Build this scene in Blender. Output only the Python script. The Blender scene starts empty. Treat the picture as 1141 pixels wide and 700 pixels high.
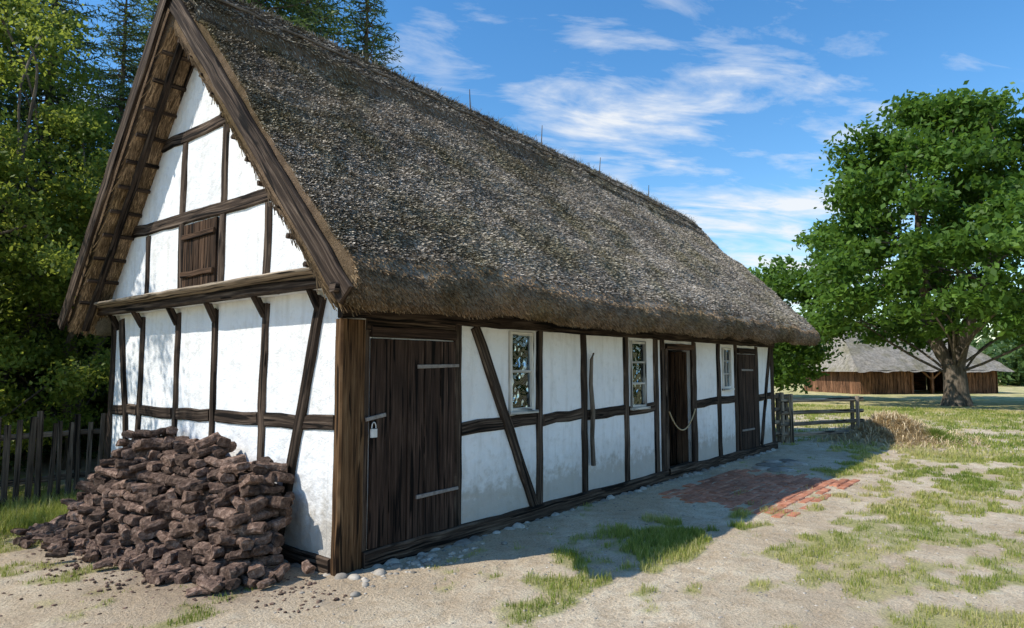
import bpy, math, random
import numpy as np
from mathutils import Vector
rng=np.random.default_rng(7); random.seed(7)
S=bpy.context.scene
PI=math.pi
# ---------------------------------------------------------------- noise
def _h(ix,iy,s):
    v=np.sin(ix*127.1+iy*311.7+s*74.7)*43758.5453
    return v-np.floor(v)
def vnoise(x,y,s=0):
    ix=np.floor(x);iy=np.floor(y);fx=x-ix;fy=y-iy
    fx=fx*fx*(3-2*fx);fy=fy*fy*(3-2*fy)
    a=_h(ix,iy,s);b=_h(ix+1,iy,s);c=_h(ix,iy+1,s);d=_h(ix+1,iy+1,s)
    return (a*(1-fx)+b*fx)*(1-fy)+(c*(1-fx)+d*fx)*fy
def fbm(x,y,s=0,o=4):
    r=0;a=.5;t=0
    for i in range(o):
        r=r+a*vnoise(x*2**i,y*2**i,s+i*3.3);t+=a;a*=.5
    return r/t
def sstep(a,b,x):
    t=np.clip((x-a)/(b-a),0,1);return t*t*(3-2*t)
# ---------------------------------------------------------------- helpers
def link(o,parent=None):
    S.collection.objects.link(o)
    if parent: o.parent=parent
    return o
def empty(name,loc=(0,0,0)):
    e=bpy.data.objects.new(name,None);e.location=loc;e.empty_display_size=.3
    return link(e)
def np_mesh(name,V,F,mat=None,attrs=None,smooth=False):
    V=np.asarray(V,dtype=np.float32);F=np.asarray(F,dtype=np.int32)
    me=bpy.data.meshes.new(name);k=F.shape[1]
    me.vertices.add(len(V));me.vertices.foreach_set('co',V.ravel())
    me.loops.add(F.size);me.loops.foreach_set('vertex_index',F.ravel())
    me.polygons.add(len(F));me.polygons.foreach_set('loop_start',np.arange(0,F.size,k,dtype=np.int32))
    if smooth: me.polygons.foreach_set('use_smooth',np.ones(len(F),dtype=bool))
    me.update(calc_edges=True)
    for n,a in (attrs or {}).items():
        at=me.attributes.new(n,'FLOAT','POINT');at.data.foreach_set('value',np.asarray(a,dtype=np.float32).ravel())
    if mat: me.materials.append(mat)
    return me
def np_obj(name,V,F,mat,attrs=None,smooth=False,parent=None):
    return link(bpy.data.objects.new(name,np_mesh(name,V,F,mat,attrs,smooth)),parent)
class B:
    def __init__(s): s.v=[];s.f=[];s.uv=[];s.var=[]
    def beam(s,p0,p1,w,h,up=(0,0,1),seg=None,jit=.006,ch=.012,taper=1.0,bow=0):
        p0=Vector(p0);p1=Vector(p1);t=p1-p0;L=t.length;t.normalize();up=Vector(up)
        sd=t.cross(up);
        if sd.length<1e-4: sd=t.cross(Vector((0,1,0)))
        sd.normalize();n=sd.cross(t)
        if seg is None: seg=max(1,int(L/.22))
        ch=min(ch,w*.3,h*.3)
        cs=[(-w/2+ch,-h/2),(w/2-ch,-h/2),(w/2,-h/2+ch),(w/2,h/2-ch),(w/2-ch,h/2),(-w/2+ch,h/2),(-w/2,h/2-ch),(-w/2,-h/2+ch)]
        per=[0,w,w,w+h,w+h,2*w+h,2*w+h,2*w+2*h,2*w+2*h]
        b=len(s.v);uo=random.random()*50;vo=random.random()*50;var=random.random()
        for i in range(seg+1):
            f=i/seg;c=p0+t*(L*f)+n*(bow*math.sin(f*PI));k=1+(taper-1)*f
            jx=random.uniform(-jit,jit);jy=random.uniform(-jit,jit)*.5;kw=1+random.uniform(-1,1)*jit*4
            for (a,q) in cs:
                s.v.append(c+sd*(a*k*kw+jx+random.uniform(-jit,jit)*.5)+n*(q*k+jy)+t*random.uniform(-jit,jit)*(1 if i in(0,seg) else 0));s.var.append(var)
        for i in range(seg):
            for j in range(8):
                j2=(j+1)%8
                s.f.append([b+i*8+j,b+i*8+j2,b+(i+1)*8+j2,b+(i+1)*8+j])
                u0=uo+L*i/seg;u1=uo+L*(i+1)/seg
                s.uv+= [(u0,vo+per[j]),(u0,vo+per[j+1]),(u1,vo+per[j+1]),(u1,vo+per[j])]
        s.f.append([b+7-j for j in range(8)]);s.uv+=[(uo+cs[7-j][0]*.3,vo+cs[7-j][1]) for j in range(8)]
        e=b+seg*8
        s.f.append([e+j for j in range(8)]);s.uv+=[(uo+cs[j][0]*.3,vo+cs[j][1]) for j in range(8)]
    def box(s,x0,x1,y0,y1,z0,z1):
        b=len(s.v)
        for x in(x0,x1):
            for y in(y0,y1):
                for z in(z0,z1): s.v.append(Vector((x,y,z)));s.var.append(.5)
        for q in [(0,1,3,2),(4,6,7,5),(0,4,5,1),(2,3,7,6),(0,2,6,4),(1,5,7,3)]:
            s.f.append([b+i for i in q])
            for i in q:
                c=s.v[b+i];s.uv.append((c.x+c.y,c.z))
    def poly(s,pts):
        b=len(s.v)
        for p in pts: s.v.append(Vector(p));s.var.append(.5)
        s.f.append(list(range(b,b+len(pts))))
        for p in pts: s.uv.append((p[1],p[2]))
    def build(s,name,mat,parent=None,smooth=False):
        me=bpy.data.meshes.new(name);me.from_pydata([tuple(v) for v in s.v],[],s.f)
        uvl=me.uv_layers.new(name='UVMap');uvl.data.foreach_set('uv',np.array(s.uv,dtype=np.float32).ravel())
        at=me.attributes.new('var','FLOAT','POINT');at.data.foreach_set('value',np.array(s.var,dtype=np.float32))
        if smooth:
            for p in me.polygons:p.use_smooth=True
        me.materials.append(mat)
        return link(bpy.data.objects.new(name,me),parent)
def tube_geo(pts,rad,ns=8):
    pts=np.array(pts,float);n=len(pts);V=[];F=[]
    for i in range(n):
        t=pts[min(i+1,n-1)]-pts[max(i-1,0)];t/=np.linalg.norm(t)+1e-9
        a=np.cross(t,[0.3,0.2,.93] if abs(t[2])<.9 else [1,0,0]);a/=np.linalg.norm(a);b=np.cross(t,a)
        for j in range(ns):
            th=2*PI*j/ns;V.append(pts[i]+rad[i]*(math.cos(th)*a+math.sin(th)*b))
    for i in range(n-1):
        for j in range(ns):
            j2=(j+1)%ns;F.append([i*ns+j,i*ns+j2,(i+1)*ns+j2,(i+1)*ns+j])
    return V,F
class Tubes:
    def __init__(s): s.V=[];s.F=[]
    def add(s,pts,rad,ns=8):
        V,F=tube_geo(pts,rad,ns);b=len(s.V);s.V+=V;s.F+=[[i+b for i in f] for f in F]
    def build(s,name,mat,parent=None): return np_obj(name,np.array(s.V),np.array(s.F),mat,smooth=True,parent=parent)
# ---------------------------------------------------------------- materials
def newmat(name,rough=.9,spec=.2):
    m=bpy.data.materials.new(name);m.use_nodes=True;nt=m.node_tree
    bs=nt.nodes['Principled BSDF'];bs.inputs['Roughness'].default_value=rough;bs.inputs['Specular IOR Level'].default_value=spec
    return m,nt,bs
def N(nt,t,**k):
    n=nt.nodes.new(t)
    for a,v in k.items():
        if a in n.inputs: n.inputs[a].default_value=v
        else: setattr(n,a,v)
    return n
def ramp(nt,src,stops):
    r=nt.nodes.new('ShaderNodeValToRGB');e=r.color_ramp.elements
    while len(e)<len(stops): e.new(.5)
    for i,(p,c) in enumerate(stops):
        e[i].position=p;e[i].color=(c[0],c[1],c[2],1) if not isinstance(c,(int,float)) else (c,c,c,1)
    nt.links.new(src,r.inputs[0]);return r
def noise(nt,vec,scale,detail=5,rough=.6,dist=0):
    n=N(nt,'ShaderNodeTexNoise',Scale=scale,Detail=detail,Roughness=rough,Distortion=dist)
    if vec is not None: nt.links.new(vec,n.inputs['Vector'])
    return n
def mix(nt,fac,a,b,blend='MIX'):
    m=nt.nodes.new('ShaderNodeMix');m.data_type='RGBA';m.blend_type=blend
    for s,v in ((m.inputs[0],fac),(m.inputs[6],a),(m.inputs[7],b)):
        if isinstance(v,bpy.types.NodeSocket): nt.links.new(v,s)
        elif isinstance(v,(int,float)): s.default_value=v
        else: s.default_value=(v[0],v[1],v[2],1)
    return m.outputs[2]
def math_(nt,op,a,b=0,clamp=False):
    m=nt.nodes.new('ShaderNodeMath');m.operation=op;m.use_clamp=clamp
    for s,v in ((m.inputs[0],a),(m.inputs[1],b)):
        if isinstance(v,bpy.types.NodeSocket): nt.links.new(v,s)
        else: s.default_value=v
    return m.outputs[0]
def bump(nt,bs,h,strength=.5,dist=.01):
    b=N(nt,'ShaderNodeBump',Strength=strength,Distance=dist);nt.links.new(h,b.inputs['Height']);nt.links.new(b.outputs[0],bs.inputs['Normal'])
def mapping(nt,src,scale):
    m=nt.nodes.new('ShaderNodeMapping');m.inputs['Scale'].default_value=scale;nt.links.new(src,m.inputs[0]);return m.outputs[0]

def wood_mat(name,dark,mid,light,rough=.85):
    m,nt,bs=newmat(name,rough,.15)
    uv=N(nt,'ShaderNodeTexCoord').outputs['UV']
    g=noise(nt,mapping(nt,uv,(1.6,38,1)),1.0,6,.65,.4)
    g2=noise(nt,mapping(nt,uv,(1.2,6,1)),1.3,3,.6)
    cr=noise(nt,mapping(nt,uv,(1.0,22,1)),1.0,3,.5,.8)
    c=ramp(nt,g.outputs[0],[(.3,dark),(.5,mid),(.72,light)]).outputs[0]
    c=mix(nt,.75,c,ramp(nt,g2.outputs[0],[(.3,.35),(.7,1.3)]).outputs[0],'MULTIPLY')
    k=ramp(nt,cr.outputs[0],[(.40,.12),(.44,1.0)]).outputs[0]
    c=mix(nt,1.0,c,k,'MULTIPLY')
    va=N(nt,'ShaderNodeAttribute',attribute_name='var').outputs['Fac']
    c=mix(nt,1.0,c,ramp(nt,va,[(0,.65),(1,1.3)]).outputs[0],'MULTIPLY')
    nt.links.new(c,bs.inputs['Base Color'])
    h=math_(nt,'ADD',g.outputs[0],math_(nt,'MULTIPLY',k,.6));bump(nt,bs,h,.7,.008);return m
M_tim=wood_mat('timber_dark',(.014,.010,.008),(.055,.037,.026),(.20,.15,.11))
M_tim2=wood_mat('timber_brown',(.035,.018,.009),(.16,.085,.038),(.34,.21,.11))
M_hatch=wood_mat('hatch_boards',(.02,.012,.008),(.075,.042,.024),(.15,.09,.055))
M_door=wood_mat('door_boards',(.012,.008,.007),(.045,.027,.019),(.10,.066,.048))
M_grey=wood_mat('weathered_wood',(.10,.08,.06),(.32,.25,.18),(.50,.42,.32))
M_fence=wood_mat('fence_wood',(.04,.032,.025),(.13,.10,.075),(.25,.21,.16))
M_frame=wood_mat('window_frame_paint',(.45,.42,.36),(.68,.65,.58),(.8,.78,.72))
M_barnw=wood_mat('barn_boards',(.06,.03,.02),(.22,.11,.06),(.34,.20,.12))

def plaster():
    m,nt,bs=newmat('lime_plaster',.92,.1)
    ob=N(nt,'ShaderNodeTexCoord').outputs['Object']
    a=noise(nt,ob,1.1,4,.6);b=noise(nt,ob,9,5,.65);c=noise(nt,ob,60,3,.6);d=noise(nt,mapping(nt,ob,(5,5,.8)),1.6,4,.6)
    col=ramp(nt,a.outputs[0],[(.3,(.74,.735,.72)),(.55,(.84,.84,.83)),(.75,(.87,.87,.86))]).outputs[0]
    col=mix(nt,ramp(nt,b.outputs[0],[(.54,0.),(.72,.42)]).outputs[0],col,(.55,.53,.49))
    col=mix(nt,ramp(nt,d.outputs[0],[(.50,0.),(.70,.45)]).outputs[0],col,(.57,.55,.51))
    sx=N(nt,'ShaderNodeSeparateXYZ');nt.links.new(ob,sx.inputs[0])
    dz=math_(nt,'SUBTRACT',sx.outputs[2],math_(nt,'MULTIPLY',b.outputs[0],.75))
    col=mix(nt,ramp(nt,dz,[(.0,.7),(.16,.25),(.45,0.)]).outputs[0],col,(.38,.33,.26))
    nt.links.new(col,bs.inputs['Base Color'])
    h=math_(nt,'ADD',math_(nt,'MULTIPLY',a.outputs[0],3),math_(nt,'ADD',b.outputs[0],math_(nt,'MULTIPLY',c.outputs[0],.25)))
    bump(nt,bs,h,.7,.03);return m
M_pl=plaster()

def thatch(name,tint=(1,1,1),base=False):
    m,nt,bs=newmat(name,.95,.08)
    ob=N(nt,'ShaderNodeTexCoord').outputs['Object']
    a=noise(nt,ob,.9,4,.65);d=noise(nt,ob,6,3,.6)
    t=tint
    if base:
        b=noise(nt,ob,70,3,.75);src=b.outputs[0]
    else: src=N(nt,'ShaderNodeAttribute',attribute_name='var').outputs['Fac']
    col=ramp(nt,src,[(.1,(.14*t[0],.125*t[1],.108*t[2])),(.5,(.42*t[0],.385*t[1],.335*t[2])),(.9,(.74*t[0],.69*t[1],.61*t[2]))]).outputs[0]
    col=mix(nt,1.0,col,ramp(nt,d.outputs[0],[(.3,.6),(.7,1.18)]).outputs[0],'MULTIPLY')
    col=mix(nt,ramp(nt,a.outputs[0],[(.46,0.),(.64,.75)]).outputs[0],col,mix(nt,1.0,col,(.62,.62,.44),'MULTIPLY'))
    nt.links.new(col,bs.inputs['Base Color'])
    if base: bump(nt,bs,b.outputs[0],1.0,.03)
    return m
M_th=thatch('thatch_base',(.8,.79,.77),True);M_st=thatch('thatch_reeds',(1.05,1.0,.95))
M_ridge=thatch('ridge_reeds',(.72,.70,.66))
M_eave=thatch('thatch_eave',(.85,.64,.44));M_under=thatch('thatch_under',(.5,.38,.28),True)

def leafmat(name,stops,tr=.35,trc=(.16,.26,.03)):
    m=bpy.data.materials.new(name);m.use_nodes=True;nt=m.node_tree;bs=nt.nodes['Principled BSDF'];out=nt.nodes['Material Output']
    bs.inputs['Roughness'].default_value=.55;bs.inputs['Specular IOR Level'].default_value=.3
    va=N(nt,'ShaderNodeAttribute',attribute_name='var').outputs['Fac']
    c=ramp(nt,va,stops).outputs[0];nt.links.new(c,bs.inputs['Base Color'])
    t=N(nt,'ShaderNodeBsdfTranslucent');nt.links.new(mix(nt,.6,c,trc),t.inputs[0])
    mx=N(nt,'ShaderNodeMixShader');mx.inputs[0].default_value=tr
    nt.links.new(bs.outputs[0],mx.inputs[1]);nt.links.new(t.outputs[0],mx.inputs[2]);nt.links.new(mx.outputs[0],out.inputs[0]);return m
M_oak=leafmat('oak_leaves',[(0,(.04,.085,.012)),(.6,(.085,.165,.022)),(1,(.16,.27,.04))],.38,(.22,.38,.04))
M_leaf=leafmat('shrub_leaves',[(0,(.06,.10,.015)),(.6,(.15,.21,.03)),(1,(.32,.34,.08))],.5,(.5,.55,.08))
M_spr=leafmat('spruce_needles',[(0,(.03,.06,.022)),(.6,(.09,.14,.04)),(1,(.22,.26,.08))],.3,(.24,.34,.07))
M_grass=leafmat('grass_blades',[(0,(.08,.14,.018)),(.35,(.20,.27,.04)),(.7,(.42,.41,.11)),(1,(.62,.53,.27))],.35,(.45,.47,.09))
M_straw=leafmat('straw',[(0,(.36,.25,.12)),(.5,(.60,.46,.26)),(1,(.78,.64,.42))],.2,(.6,.45,.2))
M_far=leafmat('distant_leaves',[(0,(.04,.08,.025)),(.6,(.075,.13,.035)),(1,(.13,.19,.06))],.25)
def barkmat():
    m,nt,bs=newmat('bark',.95,.1);ob=N(nt,'ShaderNodeTexCoord').outputs['Object']
    a=noise(nt,mapping(nt,ob,(6,6,1.2)),1.5,5,.7,.5)
    nt.links.new(ramp(nt,a.outputs[0],[(.3,(.04,.032,.024)),(.7,(.24,.195,.15))]).outputs[0],bs.inputs['Base Color']);bump(nt,bs,a.outputs[0],.9,.05);return m
M_bark=barkmat()
def simple(name,stops,scale=12,rough=.9,bs_=.6,bd=.01,var=True,lo=.55,hi=1.5):
    m,nt,bs=newmat(name,rough,.2);ob=N(nt,'ShaderNodeTexCoord').outputs['Object']
    a=noise(nt,ob,scale,5,.7);c=ramp(nt,a.outputs[0],stops).outputs[0]
    if var:
        va=N(nt,'ShaderNodeAttribute',attribute_name='var').outputs['Fac']
        c=mix(nt,1.0,c,ramp(nt,va,[(0,lo),(1,hi)]).outputs[0],'MULTIPLY')
    nt.links.new(c,bs.inputs['Base Color']);bump(nt,bs,a.outputs[0],bs_,bd);return m
M_peat=simple('peat',[(.3,(.040,.025,.019)),(.5,(.135,.085,.062)),(.7,(.30,.21,.16))],24,.95,1.0,.035,True,.45,1.7)
M_brick=simple('paving_brick',[(.3,(.26,.10,.055)),(.5,(.46,.19,.11)),(.66,(.52,.28,.18)),(.8,(.60,.46,.33))],9,.9,.6,.01,True,.75,1.2)
M_stone=simple('field_stone',[(.3,(.22,.19,.155)),(.6,(.40,.355,.295)),(.8,(.54,.48,.41))],10,.9)
M_iron=simple('old_iron',[(.3,(.14,.12,.11)),(.7,(.30,.275,.25))],30,.6,.4,.002,False)
M_lock=simple('padlock_metal',[(.3,(.5,.5,.48)),(.7,(.65,.65,.62))],30,.35,.1,.001,False)
M_rope=simple('rope_fibre',[(.3,(.35,.26,.14)),(.7,(.6,.48,.3))],60,.9,.6,.002,False)
M_floor=simple('earth_floor',[(.3,(.12,.09,.06)),(.7,(.2,.15,.1))],6,.95,.4,.01,False)
M_reflect=simple('painted_reflection',[(.3,(.55,.60,.68)),(.7,(.8,.83,.88))],8,.9,.3,.01,False)  # bluish-white colour stands in for the sky reflected in the panes
def glass():
    m=bpy.data.materials.new('window_glass');m.use_nodes=True;nt=m.node_tree;nt.nodes.remove(nt.nodes['Principled BSDF'])
    g=N(nt,'ShaderNodeBsdfGlossy',Roughness=.03);g.inputs[0].default_value=(.9,.95,1,1)
    t=N(nt,'ShaderNodeBsdfTransparent');t.inputs[0].default_value=(.85,.9,.92,1)
    f=N(nt,'ShaderNodeFresnel',IOR=1.6);mx=N(nt,'ShaderNodeMixShader')
    ob=N(nt,'ShaderNodeTexCoord').outputs['Object'];a=noise(nt,ob,5,2);b=N(nt,'ShaderNodeBump',Strength=.6,Distance=.03);nt.links.new(a.outputs[0],b.inputs['Height']);nt.links.new(b.outputs[0],g.inputs['Normal'])
    nt.links.new(f.outputs[0],mx.inputs[0]);nt.links.new(t.outputs[0],mx.inputs[1]);nt.links.new(g.outputs[0],mx.inputs[2]);nt.links.new(mx.outputs[0],nt.nodes['Material Output'].inputs[0]);return m
M_glass=glass()

# ================================================================ GROUND
def gauss(x,y,cx,cy,rx,ry): return np.exp(-(((x-cx)/rx)**2+((y-cy)/ry)**2))
def segd(x,y,x0,y0,x1,y1):
    dx,dy=x1-x0,y1-y0;t=np.clip(((x-x0)*dx+(y-y0)*dy)/(dx*dx+dy*dy),0,1)
    return np.hypot(x-x0-t*dx,y-y0-t*dy)
def grass_mask(x,y):
    n=fbm(x*.9+5,y*1.7,1,4);n2=fbm(x*3.3,y*4.8,9,4)
    g=.46+(n-.5)*1.2+(n2-.5)*1.9
    g=g+.30*gauss(x,y,3.0,-1.5,1.8,.45)+.30*gauss(x,y,5.5,-3.1,2.8,.55)+.36*gauss(x,y,1.7,-3.8,1.0,.5)+.30*gauss(x,y,8.5,-3.0,3.5,1.0)+.2*gauss(x,y,.3,-1.5,.9,.35)+.22*gauss(x,y,3.4,-3.0,1.4,.4)
    g=g-.50*np.exp(-(segd(x,y,-.2,-2.0,1.04,-2.7)/.33)**2)-.70*np.exp(-(segd(x,y,1.04,-2.65,3.2,-4.6)/.28)**2)
    g=g-.55*np.exp(-(segd(x,y,.5,-2.0,5.3,-2.5)/.2)**2)-.60*np.exp(-(segd(x,y,5.3,-2.5,11,-3.6)/.24)**2)
    g=g-.62*sstep(-1.0,-.6,y)*sstep(-.6,.2,x)*(1-sstep(11,13,x))
    g=g-.28*sstep(.6,-.4,x)*(1-sstep(2.8,3.8,y))
    g=g+.45*sstep(3.3,4.1,y)*sstep(.5,-.2,x)+.35*gauss(x,y,-2.2,3.0,.8,1.2)+.3*gauss(x,y,-1.6,3.9,.8,.6)
    g=g-.50*gauss(x,y,6,-1.2,1.8,.8)-.30*gauss(x,y,10.0,-1.2,2.0,.6)
    g=g+.14*sstep(7,12,x)+.25*sstep(17,26,x)
    return sstep(.28,.82,g)
def gheight(x,y):
    h=.035*(fbm(x*.7,y*.7,4,4)-.55)+.032*(fbm(x*4,y*4,14,3)-.5)
    return h*np.where((x>-30)&(x<60),1,0)
def axis(a,b,st,lim,gr=1.1):
    c=list(np.arange(a,b,st));s=st;p=c[-1]
    while p<lim: s*=gr;p+=s;c.append(p)
    s=st;p=c[0];l=[]
    while p>-lim: s*=gr;p-=s;l.append(p)
    return np.array(l[::-1]+c)
xs=axis(-5,17,.055,1600);ys=axis(-6,6.5,.055,1600)
X,Y=np.meshgrid(xs,ys,indexing='ij');Z=gheight(X,Y)
nx,ny=X.shape;idx=np.arange(nx*ny).reshape(nx,ny)
F=np.stack([idx[:-1,:-1],idx[1:,:-1],idx[1:,1:],idx[:-1,1:]],-1).reshape(-1,4)
GM=grass_mask(X,Y)
dry=sstep(16,34,X)*.8
peat=np.exp(-(segd(X,Y,-.6,.5,-.75,2.8)/.8)**2)
def groundmat():
    m,nt,bs=newmat('ground_sand_and_grass',.95,.1)
    ob=N(nt,'ShaderNodeTexCoord').outputs['Object']
    at=lambda n:N(nt,'ShaderNodeAttribute',attribute_name=n).outputs['Fac']
    a=noise(nt,ob,.8,4,.6);b=noise(nt,ob,6,6,.7);c=noise(nt,ob,55,4,.75)
    sand=ramp(nt,b.outputs[0],[(.3,(.54,.41,.265)),(.5,(.74,.605,.43)),(.7,(.85,.745,.56))]).outputs[0]
    sand=mix(nt,ramp(nt,a.outputs[0],[(.40,0.),(.60,.6)]).outputs[0],sand,(.50,.375,.245))
    sand=mix(nt,1.0,sand,ramp(nt,c.outputs[0],[(.3,.55),(.6,1.08)]).outputs[0],'MULTIPLY')
    gr=ramp(nt,c.outputs[0],[(.3,(.11,.125,.03)),(.5,(.30,.31,.085)),(.68,(.56,.50,.23))]).outputs[0]
    gr=mix(nt,ramp(nt,a.outputs[0],[(.45,0.),(.62,.6)]).outputs[0],gr,(.56,.47,.23))
    f=math_(nt,'ADD',at('grass'),math_(nt,'MULTIPLY',math_(nt,'SUBTRACT',c.outputs[0],.5),1.9))
    f=math_(nt,'ADD',f,math_(nt,'MULTIPLY',math_(nt,'SUBTRACT',b.outputs[0],.5),1.3))
    f=math_(nt,'MULTIPLY',ramp(nt,f,[(.2,0.),(.9,1.)]).outputs[0],.8)
    col=mix(nt,f,sand,gr)
    dr=ramp(nt,a.outputs[0],[(.35,(.30,.31,.10)),(.6,(.66,.55,.29))]).outputs[0]
    col=mix(nt,at('dry'),col,dr)
    pf=math_(nt,'MULTIPLY',at('peatdust'),ramp(nt,b.outputs[0],[(.35,.15),(.6,1.)]).outputs[0])
    col=mix(nt,math_(nt,'MULTIPLY',pf,.75),col,(.18,.115,.08))
    nt.links.new(col,bs.inputs['Base Color'])
    h=math_(nt,'ADD',b.outputs[0],math_(nt,'MULTIPLY',c.outputs[0],.45));bump(nt,bs,h,1.0,.05);return m
M_gr=groundmat()
np_obj('ground',np.stack([X,Y,Z],-1).reshape(-1,3),F,M_gr,{'grass':GM.ravel(),'dry':dry.ravel(),'peatdust':peat.ravel()},True)

def blades(name,P,h,w,mat,var,lean=.45,parent=None):
    n=len(P);th=rng.uniform(0,2*PI,n);ph=rng.uniform(0,2*PI,n);l=rng.uniform(.1,lean,n)*h
    d=np.stack([np.cos(th),np.sin(th),np.zeros(n)],1)*(w*.5)[:,None]
    ld=np.stack([np.cos(ph),np.sin(ph),np.zeros(n)],1)
    up=np.array([0,0,1.])
    m=P+up*(h*.6)[:,None]+ld*(l*.35)[:,None];t=P+up*h[:,None]+ld*l[:,None]*1.3
    V=np.stack([P-d,P+d,m+d*.7,m-d*.7,t],1).reshape(-1,3)
    b=np.arange(n)*5
    F=np.concatenate([np.stack([b,b+1,b+2],1),np.stack([b,b+2,b+3],1),np.stack([b+3,b+2,b+4],1)])
    return np_obj(name,V,F,mat,{'var':np.repeat(var,5)},parent=parent)
PX=[];H=[];W=[]
def sc(n,x0,x1,y0,y1,hm,wm,thr=.08):
    x=rng.uniform(x0,x1,n);y=rng.uniform(y0,y1,n);g=grass_mask(x,y)
    cl=fbm(x*8,y*8,33,3)
    ok=(g*sstep(.28,.7,cl)*1.3>rng.uniform(thr,1,n))&~((x>-.05)&(x<10.9)&(y>-.06)&(y<4.9))&~((x>4.2)&(x<7.5)&(y>-2.15)&(y<-.3)&(rng.random(n)<.93))
    x=x[ok];y=y[ok];k=g[ok]
    PX.append(np.stack([x,y,gheight(x,y)-.004],1));H.append(rng.uniform(.3,1.25,len(x))*hm*(.35+.75*k));W.append(rng.uniform(.6,1.3,len(x))*wm)
sc(480000,-4,5,-6,6.5,.045,.0055)
sc(240000,5,12,-6,3,.055,.010)
sc(150000,11,28,-8,6,.08,.020)
x=rng.normal(3.0,.95,24000);y=rng.normal(-1.5,.3,24000);g=grass_mask(x,y)*fbm(x*7,y*7,5,3);ok=g>.32
PX.append(np.stack([x[ok],y[ok],gheight(x[ok],y[ok])],1));H.append(rng.uniform(.02,.09,ok.sum()));W.append(rng.uniform(.004,.007,ok.sum()))
x=rng.uniform(-5,.2,34000);y=3.6+np.abs(rng.normal(0,.95,34000));ok=(x<-.08)|(y>4.95)
PX.append(np.stack([x[ok],y[ok],gheight(x[ok],y[ok])],1));H.append(rng.uniform(.03,.17,ok.sum()));W.append(rng.uniform(.005,.010,ok.sum()))
P=np.concatenate(PX);h=np.concatenate(H);w=np.concatenate(W)
v=np.clip(fbm(P[:,0]*.9,P[:,1]*.9,77,3)*1.3-.06+rng.normal(0,.2,len(P))-.25*gauss(P[:,0],P[:,1],3,-1.5,1.8,.5),0,1)
blades('grass',P,h,w,M_grass,v)
n=2500;r=np.abs(rng.normal(0,.28,n));th=rng.uniform(0,2*PI,n)
P=np.stack([14.2+r*np.cos(th),-2.35+r*np.sin(th),np.zeros(n)],1);blades('grass_tussock',P,rng.uniform(.1,.38,n)*(1-r*.8).clip(.2),rng.uniform(.01,.02,n),M_grass,rng.uniform(0,.5,n),.8)

# ================================================================ HOUSE
H_=empty('thatched_timber_frame_house')
LX=10.7;WY=4.8
pl=B()
ops=[(2.14,2.56,1.18,2.04),(4.74,5.18,1.10,2.02),(5.78,6.74,.08,1.93),(8.0,8.38,1.28,2.0)]
xc=0
for (a,b,c,d) in ops:
    pl.box(xc,a,0,.15,-.05,2.6);pl.box(a,b,0,.15,-.05,c);pl.box(a,b,0,.15,d,2.6);xc=b
pl.box(xc,LX,0,.15,-.05,2.6)
pl.box(0,LX,WY-.15,WY,-.05,2.6)
pl.box(.0,.15,.152,WY-.152,-.05,2.45)
pl.box(LX-.15,LX,.152,WY-.152,-.05,2.6)
pl.box(3.2,3.3,.16,WY-.16,0,2.4);pl.box(7.3,7.4,.16,WY-.16,0,2.4)
def gab(x,xt):
    p=[(0,2.30),(WY,2.30),(WY,2.66),(2.42,5.28),(0,2.66)]
    pl.poly([(x,a,b) for a,b in p][::-1]);pl.poly([(xt,a,b) for a,b in p])
    for i in range(5):
        a=p[i];b=p[(i+1)%5];pl.poly([(x,a[0],a[1]),(x,b[0],b[1]),(xt,b[0],b[1]),(xt,a[0],a[1])])
gab(-.10,.05);gab(LX-.05,LX+.08)
pl.build('plaster_walls',M_pl,H_)
fl=B();fl.box(.15,LX-.15,.15,WY-.15,-.02,.03);fl.build('floor',M_floor,H_)
ce=B();ce.box(.15,LX-.15,.15,WY-.15,2.3,2.34);ce.build('ceiling_boards',M_tim,H_)

tf=B();UY=(0,1,0)
def vx(x,z0,z1,w=.13,bow=0): tf.beam((x,-.0,z0),(x+random.uniform(-.02,.02),-.0,z1),w,.05,UY,jit=.009,bow=0)
tf.beam((0.23,-.012,.05),(LX+.02,-.012,.05),.19,.09,UY,jit=.006)
tf.beam((-.02,.0,2.16),(LX+.05,.0,2.16),.2,.075,UY,jit=.005)
tf.beam((.24,.002,2.03),(1.40,.002,2.03),.14,.045,UY,jit=.003)
tf.beam((.245,.002,.14),(.245,.002,1.97),.07,.045,UY,jit=.002)
for x in (2.68,3.60,4.64,5.50,7.83): vx(x,.145,2.06,random.uniform(.11,.14))
for x,w in ((1.36,.10),(5.71,.12),(6.82,.13),(8.62,.12),(9.72,.12)): vx(x,.145,2.06,w)
vx(LX-.07,-.03,2.06,.16)
for a,b in ((1.41,2.61),(2.75,3.53),(3.66,4.57),(4.71,5.43),(6.89,7.76),(7.9,8.55),(9.79,10.55)):
    tf.beam((a,.002,1.075+random.uniform(-.015,.015)),(b,.002,1.085),.13,.046,UY,jit=.009)
tf.beam((1.60,-.012,2.055),(2.56,-.012,.15),.125,.05,UY,jit=.009)
tf.beam((10.5,-.01,2.05),(9.88,-.01,.15),.10,.05,UY,jit=.008)
UX=(1,0,0)
tf.beam((.012,.08,.04),(.012,WY+.02,.04),.17,.09,UX)
for y,w in ((1.18,.10),(2.10,.10),(2.96,.10),(3.89,.10),(4.74,.13)):
    tf.beam((.0,y,.125),(.0,y+random.uniform(-.03,.03),2.25),w,.05,UX,jit=.011)
for a,b in ((.08,1.12),(1.24,2.04),(2.16,2.90),(3.02,3.83),(3.95,4.67)):
    tf.beam((.002,a,1.19-.012*a),(.002,b,1.19-.012*b),.125,.046,UX,jit=.011)
tf.beam((-.012,.27,2.25),(-.012,.84,.13),.115,.05,UX,jit=.009)
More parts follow.
